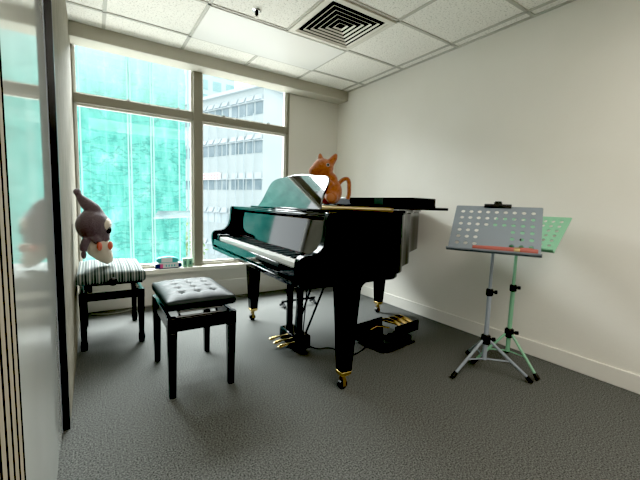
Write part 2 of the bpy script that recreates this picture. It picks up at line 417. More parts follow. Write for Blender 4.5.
# the bass end lies towards the window (high v); key 0 = lowest A
for k in range(52):
    v = KB1 - (k + .5) * kw
    o = wk if fw_ else wk.copy()
    if not fw_: C.objects.link(o); o.parent = P
    fw_ = False; o.location = (0, v, 0)
    if k < 51 and (k % 7) in (0, 2, 3, 5, 6):
        o = bkk if fb_ else bkk.copy()
        if not fb_: C.objects.link(o); o.parent = P
        fb_ = False; o.location = (0, v - kw / 2, 0)
box('felt_strip', -.19, -.184, KB0, KB1, .744, .752, M['felt'], P)
# fallboard folded up against the front rail, and the rail itself
fb = MB(); fb.prism([(-.186, .752), (-.176, .752), (-.150, .946), (-.160, .948)], VK0 + .004, VK1 - .004, lambda p, q, t: (p, t, q)); fb.build('fallboard', M['lacquer'], P, bevel=.003)
fr_ = MB(); fr_.box(-.206, -.10, VK0, VK1, .962, .990).box(-.212, -.196, VK0, VK1, .972, .980); fr_.build('front_rail', M['piano'], P, bevel=.004)
# music desk: ogee board, tilted back, on a shelf
prof = [(.107, .0), (.128, .035), (.135, .07), (.134, .10), (.129, .131), (.128, .155), (.133, .177), (.150, .195), (.190, .207), (.286, .214), (.423, .226), (.560, .232), (.713, .226), (.800, .222), (.870, .212), (.915, .195), (.940, .165), (.955, .13), (.968, .09), (.985, .05), (1.01, .018), (1.03, 0)]
sp2 = spline(prof, 3)
t20 = math.radians(20)
mb = MB(); mb.prism([(p.x, p.y) for p in sp2], 0, .012, lambda p, q, t: (-.12 + q * math.sin(t20) + t * math.cos(t20), p, .998 + q * math.cos(t20) - t * math.sin(t20)))
desk = mb.build('music_desk', M['desk_gloss'], P, bevel=.003)
box('desk_shelf', -.165, -.07, .09, 1.06, .990, 1.002, M['piano'], P, .003)
for v in (.30, .84): MB().tube([(-.03, v, 1.0), (-.055, v, 1.15)], .006).build('desk_prop', M['brass'], P)
# lid: main lid over the tail, front flap folded back over it with its hinge at the fold
lid = [p for p in offset(out2, -.014) if p.x > .205]
mb = MB(); mb.prism([(p.x, p.y) for p in lid], .992, 1.010, mapxyz); mb.build('lid', M['piano'], P, bevel=.003)
mb = MB(); mb.box(.203, .622, V0 - .014, V1 + .014, 1.013, 1.030); mb.build('folded_lid_flap', M['piano'], P, bevel=.003)
mb = MB(); mb.box(.194, .203, V0 + .01, V1 - .01, .998, 1.022); mb.tube([(.194, V0 + .01, 1.010), (.194, V1 - .01, 1.010)], .006); mb.build('lid_hinge', M['gold'], P)
for v in (-.06, .62, 1.32):
    mb = MB(); mb.lathe([(0, .011), (.008, .011), (.011, .007)], (.585, v, 1.030)); mb.build('lid_bumper', M['rubber'], P)
# legs
def leg(cx, cy):
    mb = MB()
    mb.taper(cx, cy, .106, .031, .60, .056)
    mb.taper(cx, cy, .60, .059, .645, .059)
    # curved brackets at the head, running along both axes
    for sgn, kx in ((1, 1.0), (-1, .55)):
        br = [(p.x, p.y) for p in spline([(.050, .555), (.058, .580), (.080, .604), (.120, .620), (.190, .628)], 5)] + [(.190, .645), (.050, .645)]
        mb.prism(br, -.052, .052, lambda p, q, t, s=sgn, k=kx: (cx + s * (.05 + (p - .05) * k), cy + t, q))
    o = mb.build('leg', M['piano'], P, bevel=.004)
    mb = MB(); mb.taper(cx, cy, .088, .031, .108, .033); mb.taper(cx, cy, .080, .026, .088, .026); fo = mb.build('ferrule', M['brass'], o, bevel=.003)
    mb = MB(); mb.tube([(cx, cy, .085), (cx, cy, .055)], .014); mb.box(cx - .014, cx + .006, cy - .020, cy - .015, .020, .065).box(cx - .014, cx + .006, cy + .015, cy + .020, .020, .065)
    mb.build('caster_fork', M['gold'], o)
    mb = MB(); mb.lathe([(-.013, .022), (-.011, .026), (.011, .026), (.013, .022)], (cx - .006, cy, .0262), (0, 1, 0)); mb.build('caster_wheel', M['black_metal'], o)
    return o
leg(0, 0); leg(-.035, 1.317); leg(1.12, .99)
# pedal lyre
ly = MB()
LV = .645
for v in (LV - .075, LV + .075): ly.box(.0, .040, v - .017, v + .017, .11, .645)
ly = ly.build('pedal_lyre', M['piano'], P, bevel=.004)
mb = MB(); mb.box(-.035, .085, LV - .135, LV + .135, .022, .118); mb.build('lyre_box', M['piano'], ly, bevel=.012)
for v in (LV - .075, LV, LV + .075):
    mb = MB()
    mb.tube([(-.03, v, .062), (-.07, v, .066), (-.105, v, .058), (-.125, v, .050), (-.137, v, .046)], [.008, .011, .017, .018, .010], 12)
    for q in mb.bm.verts: q.co.z = .056 + (q.co.z - .056) * .55
    mb.build('pedal', M['brass'], ly)
for v in (LV - .062, LV + .062):
    mb = MB(); mb.tube([(.08, v, .10), (.30, v + (v - LV) * .5, .655)], .008); mb.build('lyre_brace', M['black_metal'], ly)
    mb = MB(); mb.tube([(.06, v, .11), (.10, v, .655)], .0045); mb.build('pedal_rod', M['black_metal'], ly)

def pw(u, v, z):
    c, s = math.cos(ANG), math.sin(ANG)
    return Vector((1.158 + u * c - v * s, 1.475 + u * s + v * c, z))

# long flat black case lying on the lid
cs = thing('flat_case', 'long flat black case lying on the folded piano lid behind the orange plush', 'case', pw(.435, .55, 1.030), ANG)
MB().box(-.095, .095, -.67, .67, 0, .052).build('case_body', M['piano'], cs, bevel=.005)
MB().box(-.0965, -.0955, -.43, -.34, .006, .046).build('case_reflection', M['case_reflection'], cs)  # greenish window reflection painted as a patch on the case front

# ------------------------------------------------------------------ plush toys
def plush(name, m, parent, build, voxel=.008):
    mb = MB(); build(mb)
    o = mb.build(name, m, parent)
    rm = o.modifiers.new('remesh', 'REMESH'); rm.mode = 'VOXEL'; rm.voxel_size = voxel; rm.use_smooth_shade = True
    sm = o.modifiers.new('smooth', 'SMOOTH'); sm.factor = .5; sm.iterations = 6
    return o
sq = thing('plush_toy', 'orange-brown plush squirrel with pointed ears sitting on the piano lid', 'plush toy', pw(.235, .52, 1.030), 0)
# local frame: x' = across the picture (right), y' = away ; the toy looks to the left and a little to the viewer
sq.rotation_euler = (0, 0, math.radians(-33))
def b_sq(mb):
    mb.ball((0.0, 0, .085), (.062, .058, .085))                     # belly
    mb.ball((-.012, 0, .165), (.040, .040, .050))                   # neck
    mb.ball((-.078, -.005, .248), (.076, .070, .064))               # skull
    mb.ball((-.125, -.012, .222), (.052, .050, .046))               # muzzle
    mb.ball((-.060, -.005, .200), (.050, .046, .046))               # jaw
    mb.tube([(-.088, -.005, .285), (-.098, -.003, .318), (-.102, -.002, .346)], [.024, .020, .010], 10)   # far ear
    mb.tube([(-.026, -.015, .282), (-.002, -.018, .318), (.014, -.018, .345)], [.030, .024, .010], 10)     # near ear
    mb.tube([(-.015, -.045, .150), (-.045, -.060, .115), (-.060, -.062, .075)], [.026, .022, .018], 10)   # arm
    mb.tube([(-.015, .045, .150), (-.050, .055, .115)], [.024, .018], 10)
    mb.ball((-.010, -.052, .048), (.042, .034, .040)); mb.ball((-.05, .045, .03), (.05, .03, .03))
plush('body', M['squirrel'], sq, b_sq)
mb = MB(); mb.tube(spline([(.020, .010, .120), (.045, .012, .155), (.070, .012, .176), (.094, .010, .178), (.106, .006, .155), (.108, .002, .115), (.108, 0, .070), (.100, 0, .040)], 5), .0145, 10)
o = mb.build('tail', M['squirrel'], sq)
mb = MB(); mb.ball((-.022, -.078, .046), (.030, .012, .026)); mb.build('foot_sole', M['squirrel_pale'], sq)
mb = MB(); mb.lathe([(0, .0125), (.004, .012), (.005, .008)], (-.046, -.0625, .262), (.28, -1, .12)); e = mb.build('eye', M['eye_ring'], sq)
mb = MB(); mb.ball((-.0445, -.068, .2625), .0075); mb.build('pupil', M['eye'], e)
mb = MB(); mb.ball((-.128, .04, .262), .010); mb.build('eye', M['eye'], sq)

# grey plush slumped on the striped stool
gp = thing('plush_toy', 'grey-purple plush with one raised knobbed ear slumped on the striped stool', 'plush toy', (.055, 2.90, .545), 0)
G = lambda x, z, dy=0.: (x - .055, -.06 + dy, z - .545)
def b_gp(mb):
    mb.ball(G(.004, .835), (.104, .105, .110))
    mb.ball(G(.030, .770), (.075, .080, .070))
    mb.tube([G(.045, .90), G(.010, .945), G(-.035, .985), G(-.062, 1.020), G(-.078, 1.042)], [.036, .044, .040, .026, .016], 12)
    mb.ball(G(-.079, 1.058), .025)
    mb.tube([G(-.035, .745, -.06), G(-.052, .70, -.07), G(-.054, .665, -.07)], [.028, .026, .024], 10)
    mb.tube([G(.060, .76, -.02), G(.085, .725, -.03)], [.030, .026], 10)
    mb.tube([G(.010, .755, -.07), G(.030, .725, -.09)], [.028, .024], 10)
plush('body', M['grey_plush'], gp, b_gp)
mb = MB(); mb.tube(spline([G(-.008, .760), G(.018, .705), G(.048, .650), G(.078, .602), G(.096, .572)], 5)[:21], [.050 + .026 * math.sin(PI * min(1, k / 11)) if k < 8 else .0745 - (k - 8) * .0044 for k in range(21)], 16)
o = mb.build('torso', M['cream_plush'], gp)
mb = MB(); mb.ball(G(.070, .838, .0), (.044, .080, .058)); mb.build('face_patch', M['cream_plush'], gp)
mb = MB(); mb.ball(G(.094, .805, -.052), (.016, .016, .026)); mb.build('eye', M['eye'], gp)
mb = MB(); mb.ball(G(.098, .845, -.035), (.014, .010, .006)); mb.build('eyebrow', M['eye'], gp)
for q in (G(.036, .700, -.105), G(.100, .697, -.045), G(-.054, .645, -.07)):
    mb = MB(); mb.ball(q, (.016, .018, .030)); mb.build('paw', M['pink_plush'] if q[0] > -.1 else M['grey_plush'], gp)

# ------------------------------------------------------------------ striped stool at the window
st = thing('piano_stool', 'black stool with a striped cushion against the left wall below the window', 'stool', (.104, 2.985, 0))
HX, HY = .196, .280
def cushion(hx, hy, z0, z1, crown, nx=16, ny=18):
    bm = bmesh.new(); top = {}
    def z_at(a, b_):
        return z1 - crown * (1 - (1 - a ** 4) * (1 - b_ ** 4))
    rows = []
    for j in range(ny + 1):
        row = []
        for i in range(nx + 1):
            a = 2 * i / nx - 1; b_ = 2 * j / ny - 1
            row.append(bm.verts.new((a * hx, b_ * hy, z_at(a, b_))))
        rows.append(row)
    for j in range(ny):
        for i in range(nx): bm.faces.new([rows[j][i], rows[j][i + 1], rows[j + 1][i + 1], rows[j + 1][i]])
    edge = [rows[0][i] for i in range(nx + 1)] + [rows[j][nx] for j in range(1, ny + 1)] + [rows[ny][i] for i in range(nx - 1, -1, -1)] + [rows[j][0] for j in range(ny - 1, 0, -1)]
    prev = edge
    for f_, z in ((1.025, z1 - crown - .012), (1.035, (z0 + z1 - crown) / 2), (1.02, z0 + .012), (.97, z0)):
        cur = [bm.verts.new((v.co.x / 1. * f_ if True else 0, v.co.y * f_, z)) for v in edge]
        n = len(edge)
        for k in range(n): bm.faces.new([prev[k], prev[(k + 1) % n], cur[(k + 1) % n], cur[k]])
        prev = cur
    bm.faces.new(prev)
    m_ = MB(); m_.bm.free(); m_.bm = bm; return m_
cushion(.196, .283, .448, .552, .03).build('cushion', M['stripe'], st, angle=60)
box('seat_base', -.16, .185, -.25, .25, .432, .450, M['black_wood'], st)
for sx_ in (-1, 1):
    for sy in (-1, 1): box('lift_post', sx_ * .13 - .012, sx_ * .13 + .012, sy * .2 - .012, sy * .2 + .012, .38, .44, M['black_metal'], st)
mb = MB(); mb.box(-HX + .012, HX - .012, -HY + .004, -HY + .028, .335, .388).box(-HX + .012, HX - .012, HY - .028, HY - .004, .335, .388)
mb.box(-HX + .004, -HX + .028, -HY, HY, .335, .388).box(HX - .028, HX - .004, -HY, HY, .335, .388)
mb.build('apron', M['black_wood'], st, bevel=.003)
mb = MB(); mb.lathe([(0, .010), (-.018, .010), (-.020, .026), (-.036, .028), (-.040, .022)], (.0, -.290, .468), (0, 1, 0)); mb.build('adjusting_knob', M['black_metal'], st)
for sx_ in (-1, 1):
    for sy in (-1, 1):
        cx, cy = sx_ * (HX - .024), sy * (HY - .024)
        mb = MB(); mb.taper(cx, cy, .075, .0165, .33, .022); mb.taper(cx, cy, .33, .023, .392, .023)
        mb.taper(cx, cy, .045, .021, .075, .0165); mb.taper(cx, cy, 0, .017, .045, .022)
        mb.build('leg', M['black_wood'], st, bevel=.003)

# ------------------------------------------------------------------ tufted bench
bn = thing('piano_bench', 'black adjustable piano bench with a buttoned dark leather seat before the keyboard', 'bench', (.479, 2.092, 0))
def tufted(hx, hy, z0, z1):
    nx, ny = 36, 50; bm = bmesh.new()
    btn = [(-.085 + .085 * i, -.150 + .100 * j) for i in range(3) for j in range(4)]
    def z_at(x, y):
        a, b_ = x / hx, y / hy
        e = (1 - abs(a) ** 5) * (1 - abs(b_) ** 5)
        z = z1 - .030 * (1 - e)
        for (px, py) in btn:
            d = math.hypot(x - px, y - py); z -= .013 * math.exp(-(d / .017) ** 2)
        # pleats between buttons
        for i in range(3): z -= .004 * math.exp(-((x - (-.085 + .085 * i)) / .008) ** 2) * e
        for j in range(4): z -= .004 * math.exp(-((y - (-.150 + .1 * j)) / .008) ** 2) * e
        return z
    rows = [[bm.verts.new(((2 * i / nx - 1) * hx, (2 * j / ny - 1) * hy, z_at((2 * i / nx - 1) * hx, (2 * j / ny - 1) * hy))) for i in range(nx + 1)] for j in range(ny + 1)]
    for j in range(ny):
        for i in range(nx): bm.faces.new([rows[j][i], rows[j][i + 1], rows[j + 1][i + 1], rows[j + 1][i]])
    edge = rows[0][:] + [rows[j][nx] for j in range(1, ny + 1)] + [rows[ny][i] for i in range(nx - 1, -1, -1)] + [rows[j][0] for j in range(ny - 1, 0, -1)]
    prev = edge; n = len(edge)
    for f_, z in ((1.02, z1 - .040), (1.03, (z0 + z1) / 2 - .01), (1.015, z0 + .010), (.96, z0)):
        cur = [bm.verts.new((v.co.x * f_, v.co.y * f_, z)) for v in edge]
        for k in range(n): bm.faces.new([prev[k], prev[(k + 1) % n], cur[(k + 1) % n], cur[k]])
        prev = cur
    bm.faces.new(prev)
    m_ = MB(); m_.bm.free(); m_.bm = bm
    return m_, btn
mb, btn = tufted(.176, .246, .458, .540)
seat = mb.build('seat', M['leather'], bn, angle=70)
for (px, py) in btn:
    mb = MB(); mb.ball((px, py, .5275), (.009, .009, .005), 10); mb.build('button', M['leather'], seat)
HX, HY = .177, .270
mb = MB(); mb.box(-HX + .01, HX - .01, -HY + .004, -HY + .026, .355, .425).box(-HX + .01, HX - .01, HY - .026, HY - .004, .355, .425)
mb.box(-HX + .004, -HX + .026, -HY, HY, .355, .425).box(HX - .026, HX - .004, -HY, HY, .355, .425)
mb.build('apron', M['black_wood'], bn, bevel=.003)
for sx_ in (-1, 1):
    mb = MB(); mb.tube([(sx_ * .10, -.21, .40), (sx_ * .10, .0, .45), (sx_ * .10, .21, .40)], .006); mb.tube([(sx_ * .10, .21, .455), (sx_ * .10, .0, .405), (sx_ * .10, -.21, .455)], .006)
    mb.build('scissor_lift', M['black_metal'], bn)
for y, z in ((-.2, .44), (.2, .44), (-.2, .412)): MB().tube([(-.12, y, z), (.12, y, z)], .006).build('cross_rod', M['chrome'], bn)
mb = MB(); mb.lathe([(0, .008), (.02, .008), (.022, .026), (.045, .030), (.050, .024)], (.125, .02, .445), (1, 0, 0)); mb.build('adjusting_knob', M['black_metal'], bn)
for sx_ in (-1, 1):
    for sy in (-1, 1):
        cx, cy = sx_ * (HX - .022), sy * (HY - .022)
        mb = MB(); mb.taper(cx, cy, 0, .0165, .35, .0225); mb.taper(cx, cy, .35, .0235, .428, .0235)
        mb.build('leg', M['black_wood'], bn, bevel=.003)

# ------------------------------------------------------------------ pedal extender box on the carpet
px_ = thing('pedal_extender', 'low black pedal extender box with three brass pedals behind the piano leg', 'pedal extender', (1.80, 1.83, 0), math.radians(7))
def build_extender():
    mb = MB(); mb.box(-.145, .150, -.145, .160, .018, .078); mb.build('box_body', M['piano'], px_, bevel=.005)
    mb = MB(); mb.hexa([(-.150, -.10, .02), (-.143, -.10, .02), (-.143, .170, .02), (-.150, .170, .02)], [(-.150, .02, .126), (-.143, .02, .126), (-.143, .170, .126), (-.150, .170, .126)]); mb.build('side_panel', M['piano'], px_)
    mb = MB(); mb.box(-.150, .185, .162, .176, .03, .128); mb.build('back_panel', M['piano'], px_, bevel=.003)
    mb = MB(); mb.box(.060, .345, -.072, -.058, .060, .140); mb.build('front_panel', M['piano'], px_, bevel=.003)
    for x in (.105, .175, .245):
        mb = MB(); mb.tube([(x + .035, -.058, .118), (x + .022, -.01, .142), (x + .002, .05, .152), (x - .012, .085, .146)], [.014, .021, .027, .016], 12)
        for q in mb.bm.verts: q.co.z = .145 + (q.co.z - .145) * .7
        mb.build('pedal', M['brass'], px_)
    mb = MB(); mb.tube([(-.02, .11, .082), (.02, .08, .110), (.07, .0, .112)], .006); mb.build('pedal_rod', M['brass'], px_)
    for x, y in ((-.12, -.12), (.125, -.12), (-.12, .135), (.125, .135)):
        mb = MB(); mb.lathe([(0, .016), (.020, .013)], (x, y, 0)); mb.build('foot', M['chrome'], px_)
    for y in (-.13, .03):
        mb = MB(); mb.box(.10, .215, y, y + .016, .004, .020); mb.build('foot_bar', M['black_metal'], px_)
build_extender()

# ------------------------------------------------------------------ black low bar with feet behind the pedals
lb = thing('stand_base', 'black low crossbar with small feet on the carpet beyond the piano pedals', 'stand base', (1.72, 2.985, 0))
MB().tube([(-.18, 0, .060), (.20, 0, .060)], .012).build('crossbar', M['black_metal'], lb)
for x in (-.17, .18):
    MB().tube([(x, -.05, .016), (x, 0, .045), (x, .05, .016)], .014).tube([(x, 0, .03), (x, 0, .065)], .016).build('foot', M['black_metal'], lb)

# cables
def cable(pts, r_, m_, label):
    mb = MB(); mb.tube(spline(pts, 8), r_, 6); return tag(mb.build('cable', m_), label, 'cable')
q = [pw(.09, .62, .012), pw(.14, .52, .006), pw(.20, .50, .006), pw(.24, .47, .006), pw(.26, .38, .006), pw(.31, .32, .006), pw(.40, .34, .006), pw(.55, .42, .006)]
cable(q, .0045, M['cable'], 'thin black cable curling over the carpet beside the piano pedals')
cable([(-.03, 3.56, .005), (.10, 3.50, .005), (.22, 3.52, .005), (.33, 3.585, .005), (.50, 3.60, .005), (.75, 3.615, .005), (1.1, 3.60, .005), (1.45, 3.56, .005)], .005, M['cable_grey'], 'thin grey cable trailing along the floor under the window sill')

# ------------------------------------------------------------------ music stands
def perforated(W_, H_, cols, rows, skip, hole, mx_, my0, my1, corner=.025, th=.0025):
    """plate in the (s, t) plane, s across, t up, with round holes"""
    bm = bmesh.new(); S = 16
    gx = [-W_ / 2] + [-W_ / 2 + mx_ + i * (W_ - 2 * mx_) / cols for i in range(cols + 1)] + [W_ / 2]
    gy = [0] + [my0 + j * (H_ - my0 - my1) / rows for j in range(rows + 1)] + [H_]
    cache = {}
    def V(x, y):
        k = (round(x, 5), round(y, 5))
        if k not in cache: cache[k] = bm.verts.new((x, y, 0))
        return cache[k]
    nx, ny = len(gx) - 1, len(gy) - 1
    for j in range(ny):
        for i in range(nx):
            x0, x1, y0, y1 = gx[i], gx[i + 1], gy[j], gy[j + 1]
            holed = 0 < i < nx - 1 and 0 < j < ny - 1 and (i - 1, j - 1) not in skip
            sqp = [(x0 + (x1 - x0) * k / 4, y0) for k in range(4)] + [(x1, y0 + (y1 - y0) * k / 4) for k in range(4)] + [(x1 - (x1 - x0) * k / 4, y1) for k in range(4)] + [(x0, y1 - (y1 - y0) * k / 4) for k in range(4)]
            if j == ny - 1 and i == 0: sqp = [p for p in sqp if p != (x0, y1)]
            if j == ny - 1 and i == nx - 1: sqp = [p for p in sqp if p != (x1, y1)]
            vs = [V(*p) for p in sqp]
            if not holed:
                bm.faces.new(vs)
            else:
                cx_, cy_ = (x0 + x1) / 2, (y0 + y1) / 2
                hv = []
                for p in sqp:
                    a = math.atan2((p[1] - cy_), (p[0] - cx_)); hv.append(bm.verts.new((cx_ + hole * math.cos(a), cy_ + hole * math.sin(a), 0)))
                n = len(vs)
                for k in range(n): bm.faces.new([vs[k], vs[(k + 1) % n], hv[(k + 1) % n], hv[k]])
    m_ = MB(); m_.bm.free(); m_.bm = bm
    return m_

def music_stand(root, m_plate, m_tube, base, feet, hub_z, bottom, across, back, up, W_, H_, skip, hole):
    """all in world coordinates relative to the root at (base.x, base.y, 0)"""
    bx, by = base
    rel = lambda p: Vector((p[0] - bx, p[1] - by, p[2] if len(p) > 2 else 0))
    a = Vector(across).normalized(); h = Vector(back); s_dir = (h + Vector((0, 0, up))).normalized(); nrm = a.cross(s_dir).normalized()
    o0 = rel(bottom)
    Mx = Matrix((( a.x, s_dir.x, nrm.x, o0.x), (a.y, s_dir.y, nrm.y, o0.y), (a.z, s_dir.z, nrm.z, o0.z), (0, 0, 0, 1)))
    pm = perforated(W_, H_, 9, 6, skip, hole, .022, .035, .022)
    pm.bm.transform(Mx)
    pl_ = pm.build('desk_plate', m_plate, root, smooth=False)
    so = pl_.modifiers.new('solid', 'SOLIDIFY'); so.thickness = .0025; so.offset = 0
    # ledge: gentle curved tray at the foot of the plate, on the reading side
    led = [(0, .0), (.004, -.008), (.012, -.013), (.030, -.013), (.036, -.008), (.036, -.006), (.029, -.0105), (.013, -.0105), (.006, -.006), (.002, .001)]
    tray = MB()
    tray.prism(led, -W_ / 2 - .004, W_ / 2 + .004, lambda p, q, t: tuple(Mx @ Vector((t, q + .004, p))))
    tray.build('ledge', m_plate, root)
    # back bracket and poles
    mid = Mx @ Vector((0, H_ * .42, -.012))
    top = Vector((0, 0, mid.z - .05))
    MB().tube([top, (mid + top) / 2 + Vector((0, 0, .0)), mid], .009).tube([Mx @ Vector((-.06, H_ * .42, -.0105)), Mx @ Vector((.06, H_ * .42, -.0105))], .008).build('tilt_bracket', M['black_metal'], root)
    MB().tube([(0, 0, hub_z + .05), top], .0095, 14).build('upper_pole', m_tube, root)
    MB().tube([(0, 0, .10), (0, 0, .535)], .0135, 14).build('lower_pole', m_tube, root)
    cl_ = MB().lathe([(.505, .017), (.51, .021), (.545, .021), (.55, .016)], (0, 0, 0)).build('height_collar', M['rubber'], root)
    k = MB(); d = Vector((.75, -.66, 0)); k.lathe([(.015, .006), (.026, .006), (.028, .012), (.042, .012)], (0, 0, .53), d); k.build('knob', M['rubber'], cl_)
    hb = MB().lathe([(hub_z - .030, .022), (hub_z - .022, .028), (hub_z + .022, .028), (hub_z + .030, .018)], (0, 0, 0)).build('tripod_hub', M['rubber'], root)
    k = MB(); k.lathe([(.02, .008), (.035, .008), (.037, .013), (.055, .013)], (0, 0, hub_z), d); k.build('knob', M['rubber'], hb)
    for ft in feet:
        fv = rel((*ft, .014)); dirv = Vector((fv.x, fv.y, 0)).normalized()
        lg = MB(); lg.tube([dirv * .024 + Vector((0, 0, hub_z - .01)), fv + (Vector((0, 0, hub_z)) - fv) * .06], .0085, 10); lg = lg.build('leg', m_tube, root)
        k = MB(); k.tube([fv + (Vector((0, 0, hub_z)) - fv) * .12, fv], [.0125, .0135], 12); k.build('rubber_foot', M['rubber'], lg)
        pt = dirv * .024 + Vector((0, 0, hub_z - .01)); half = pt + (fv - pt) * .52
        br_ = MB(); br_.tube([half, Vector((dirv.x * .012, dirv.y * .012, .105))], .0045, 8); br_.build('brace', m_tube, root)
    return Mx

skip = {(c, r_) for c in (3, 4, 5) for r_ in (0, 1, 2)} | {(3, 0)}
skip_front = set(skip)
s1 = thing('music_stand', 'grey-blue perforated music stand with tripod legs, nearer of the two stands', 'music stand', (2.02, 1.165, 0))
X1 = music_stand(s1, M['stand_grey'], M['stand_tube'], (2.02, 1.165), [(1.798, 1.227), (2.173, .945), (2.208, 1.400)], .232,
                 (1.868, 1.088, .786), (.448, -.894, 0), (.218, .1095, 0), .268, .472, .355, skip, .0118)
s2 = thing('music_stand', 'mint green perforated music stand half hidden behind the grey-blue stand', 'music stand', (2.28, 1.16, 0))
X2 = music_stand(s2, M['stand_green'], M['stand_green'], (2.28, 1.16), [(2.235, .938), (2.487, 1.267), (2.09, 1.285)], .228,
                 (2.265, 1.172, .786), (.05, -1, 0), (.225, .011, 0), .205, .46, .31, skip, .0105)
# red recorder sleeve on the grey stand's ledge
rc = thing('recorder_case', 'slim coral red recorder sleeve lying on the ledge of the grey stand', 'recorder case', (0, 0, 0))
Wd = Matrix.Translation((2.02, 1.165, 0)) @ X1
A0 = Wd @ Vector((-.100, .014, .0225)); A1 = Wd @ Vector((.222, .014, .0225)); ax = (A1 - A0)
L_ = ax.length
rc.location = A0; rc.rotation_euler = ax.to_track_quat('X', 'Z').to_euler()
MB().lathe([(0, .006), (.004, .0135), (.08, .0155), (.205, .0170), (.212, .0168)], (0, 0, 0), (1, 0, 0)).build('sleeve', M['red_case'], rc)
MB().lathe([(.210, .0188), (.232, .0198), (.238, .0185)], (0, 0, 0), (1, 0, 0)).build('gold_ring', M['gold'], rc)
MB().lathe([(.237, .0175), (.240, .0200), (.295, .0200), (.303, .0165), (.310, .0178), (L_, .0160)], (0, 0, 0), (1, 0, 0)).build('cap', M['red_case'], rc)
# black page clip on the top edge
ck = thing('page_clip', 'black page clip gripping the top edge of the grey music stand', 'clip', (0, 0, 0))
ck.matrix_world = Wd
MB().box(-.075, .075, .340, .357, .0025, .013).box(-.075, .075, .357, .366, -.007, .013).build('jaw', M['black_metal'], ck, bevel=.003)
MB().box(-.018, .018, .366, .390, -.006, .012).tube([(-.022, .378, .004), (.022, .378, .004)], .008).build('handle', M['black_metal'], ck, bevel=.002)

# ------------------------------------------------------------------ things on the window sill
tp = thing('tissue_pack', 'white and blue soft tissue pack lying lowest of the stack on the sill', 'tissue pack', (.605, 3.605, .36))
mb = MB(); mb.prism([(p.x, p.y) for p in spline([(-.105, .012), (-.09, .0), (.0, .0), (.09, .0), (.105, .012), (.118, .030), (.105, .050), (.08, .056), (0, .058), (-.08, .056), (-.105, .050), (-.122, .028), (-.105, .012)], 3)][:-1], -.036, .036, lambda p, q, t: (p, t, q)); mb.build('wrapper', M['white_pack'], tp, bevel=.004)
for x0, x1, z0, z1, mm_ in ((-.120, -.075, .006, .050, 'navy'), (.090, .119, .010, .050, 'navy'), (-.075, -.050, .010, .048, 'magenta'), (-.085, .09, .002, .010, 'navy')):
    box('printed_patch', x0, x1, -.0385, -.036, z0, z1, M[mm_], tp)
for x in (-.02, .005, .03, .055):
    box('printed_mark', x - .006, x + .006, -.0375, -.036, .020, .040, M['teal_pack'], tp)
pk = thing('wipes_pack', 'teal and white soft pack on top of the tissue pack on the sill', 'wipes pack', (.600, 3.605, .418))
mb = MB(); mb.prism([(p.x, p.y) for p in spline([(-.09, .008), (-.07, 0), (0, 0), (.07, 0), (.09, .006), (.108, .018), (.085, .040), (.05, .054), (0, .058), (-.05, .054), (-.085, .046), (-.105, .030), (-.09, .008)], 3)][:-1], -.034, .034, lambda p, q, t: (p, t, q)); mb.build('wrapper', M['teal_pack'], pk, bevel=.004)
box('white_front', -.058, .040, -.0365, -.034, .006, .050, M['white_pack'], pk)
for x, lab in ((.762, 'small mint green box on the sill beside the soft packs, left of the pair'), (.812, 'small mint green box on the sill beside the mullion, right of the pair')):
    bx_ = thing('small_box', lab, 'box', (x, 3.605, .36), group=None)
    MB().box(-.022, .022, -.02, .02, 0, .088).build('carton', M['mint_box'], bx_, bevel=.003)
    box('printed_mark', -.009, .009, -.0212, -.02, .025, .062, M['mint_dark'], bx_)

# ------------------------------------------------------------------ the city outside
sb = thing('scaffold_building', 'tall building wrapped in bright green scaffold netting outside the left panes', 'building', (0, 12, 0))
def sheet(x0, x1, z0, z1, seed, amp=.10):
    rnd = random.Random(seed); bm = bmesh.new(); nx, nz = 24, 60
    ph = [rnd.uniform(0, 6.28) for _ in range(6)]
    rows = []
    for j in range(nz + 1):
        z = z0 + (z1 - z0) * j / nz; row = []
        for i in range(nx + 1):
            x = x0 + (x1 - x0) * i / nx
            y_ = amp * (math.sin(3.1 * x + ph[0]) * .4 + math.sin(2.3 * z + 1.3 * x + ph[1]) * .35 + math.sin(7 * x - 2.1 * z + ph[2]) * .2)
            y_ += .18 * abs(math.sin(PI * (z - .4) / 2.1)) ** .5
            row.append(bm.verts.new((x, y_, z)))
        rows.append(row)
    for j in range(nz):
        for i in range(nx): bm.faces.new([rows[j][i], rows[j][i + 1], rows[j + 1][i + 1], rows[j + 1][i]])
    m_ = MB(); m_.bm.free(); m_.bm = bm; return m_
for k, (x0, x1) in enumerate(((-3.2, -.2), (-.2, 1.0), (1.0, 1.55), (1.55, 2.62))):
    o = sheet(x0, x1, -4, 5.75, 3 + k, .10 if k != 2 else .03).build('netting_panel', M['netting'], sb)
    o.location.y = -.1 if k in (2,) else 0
for x in (-.2, .95, 1.02, 1.55, 1.62, 2.35, 2.62):
    MB().tube([(x, -.22, -4), (x, -.22, 5.9)], .022, 8).build('scaffold_pole', M['pole'], sb)
mb = MB(); mb.hexa([(1.70, -.3, .60), (2.62, -.3, .62), (2.75, -1.2, .52), (1.45, -1.2, .45)], [(1.70, -.3, .66), (2.62, -.3, .68), (2.75, -1.2, .57), (1.45, -1.2, .50)])
mb.build('mesh_awning', M['awning'], sb)
MB().box(-3.2, 2.6, .5, 5, -4, 5.6).build('building_core', M['tower_glass'], sb)

def bd(p): return p
wbld = thing('office_building', 'white office building with rows of dark windows outside the right panes', 'building', (12.45, 28.25, 0), math.atan2(.939, -.344))
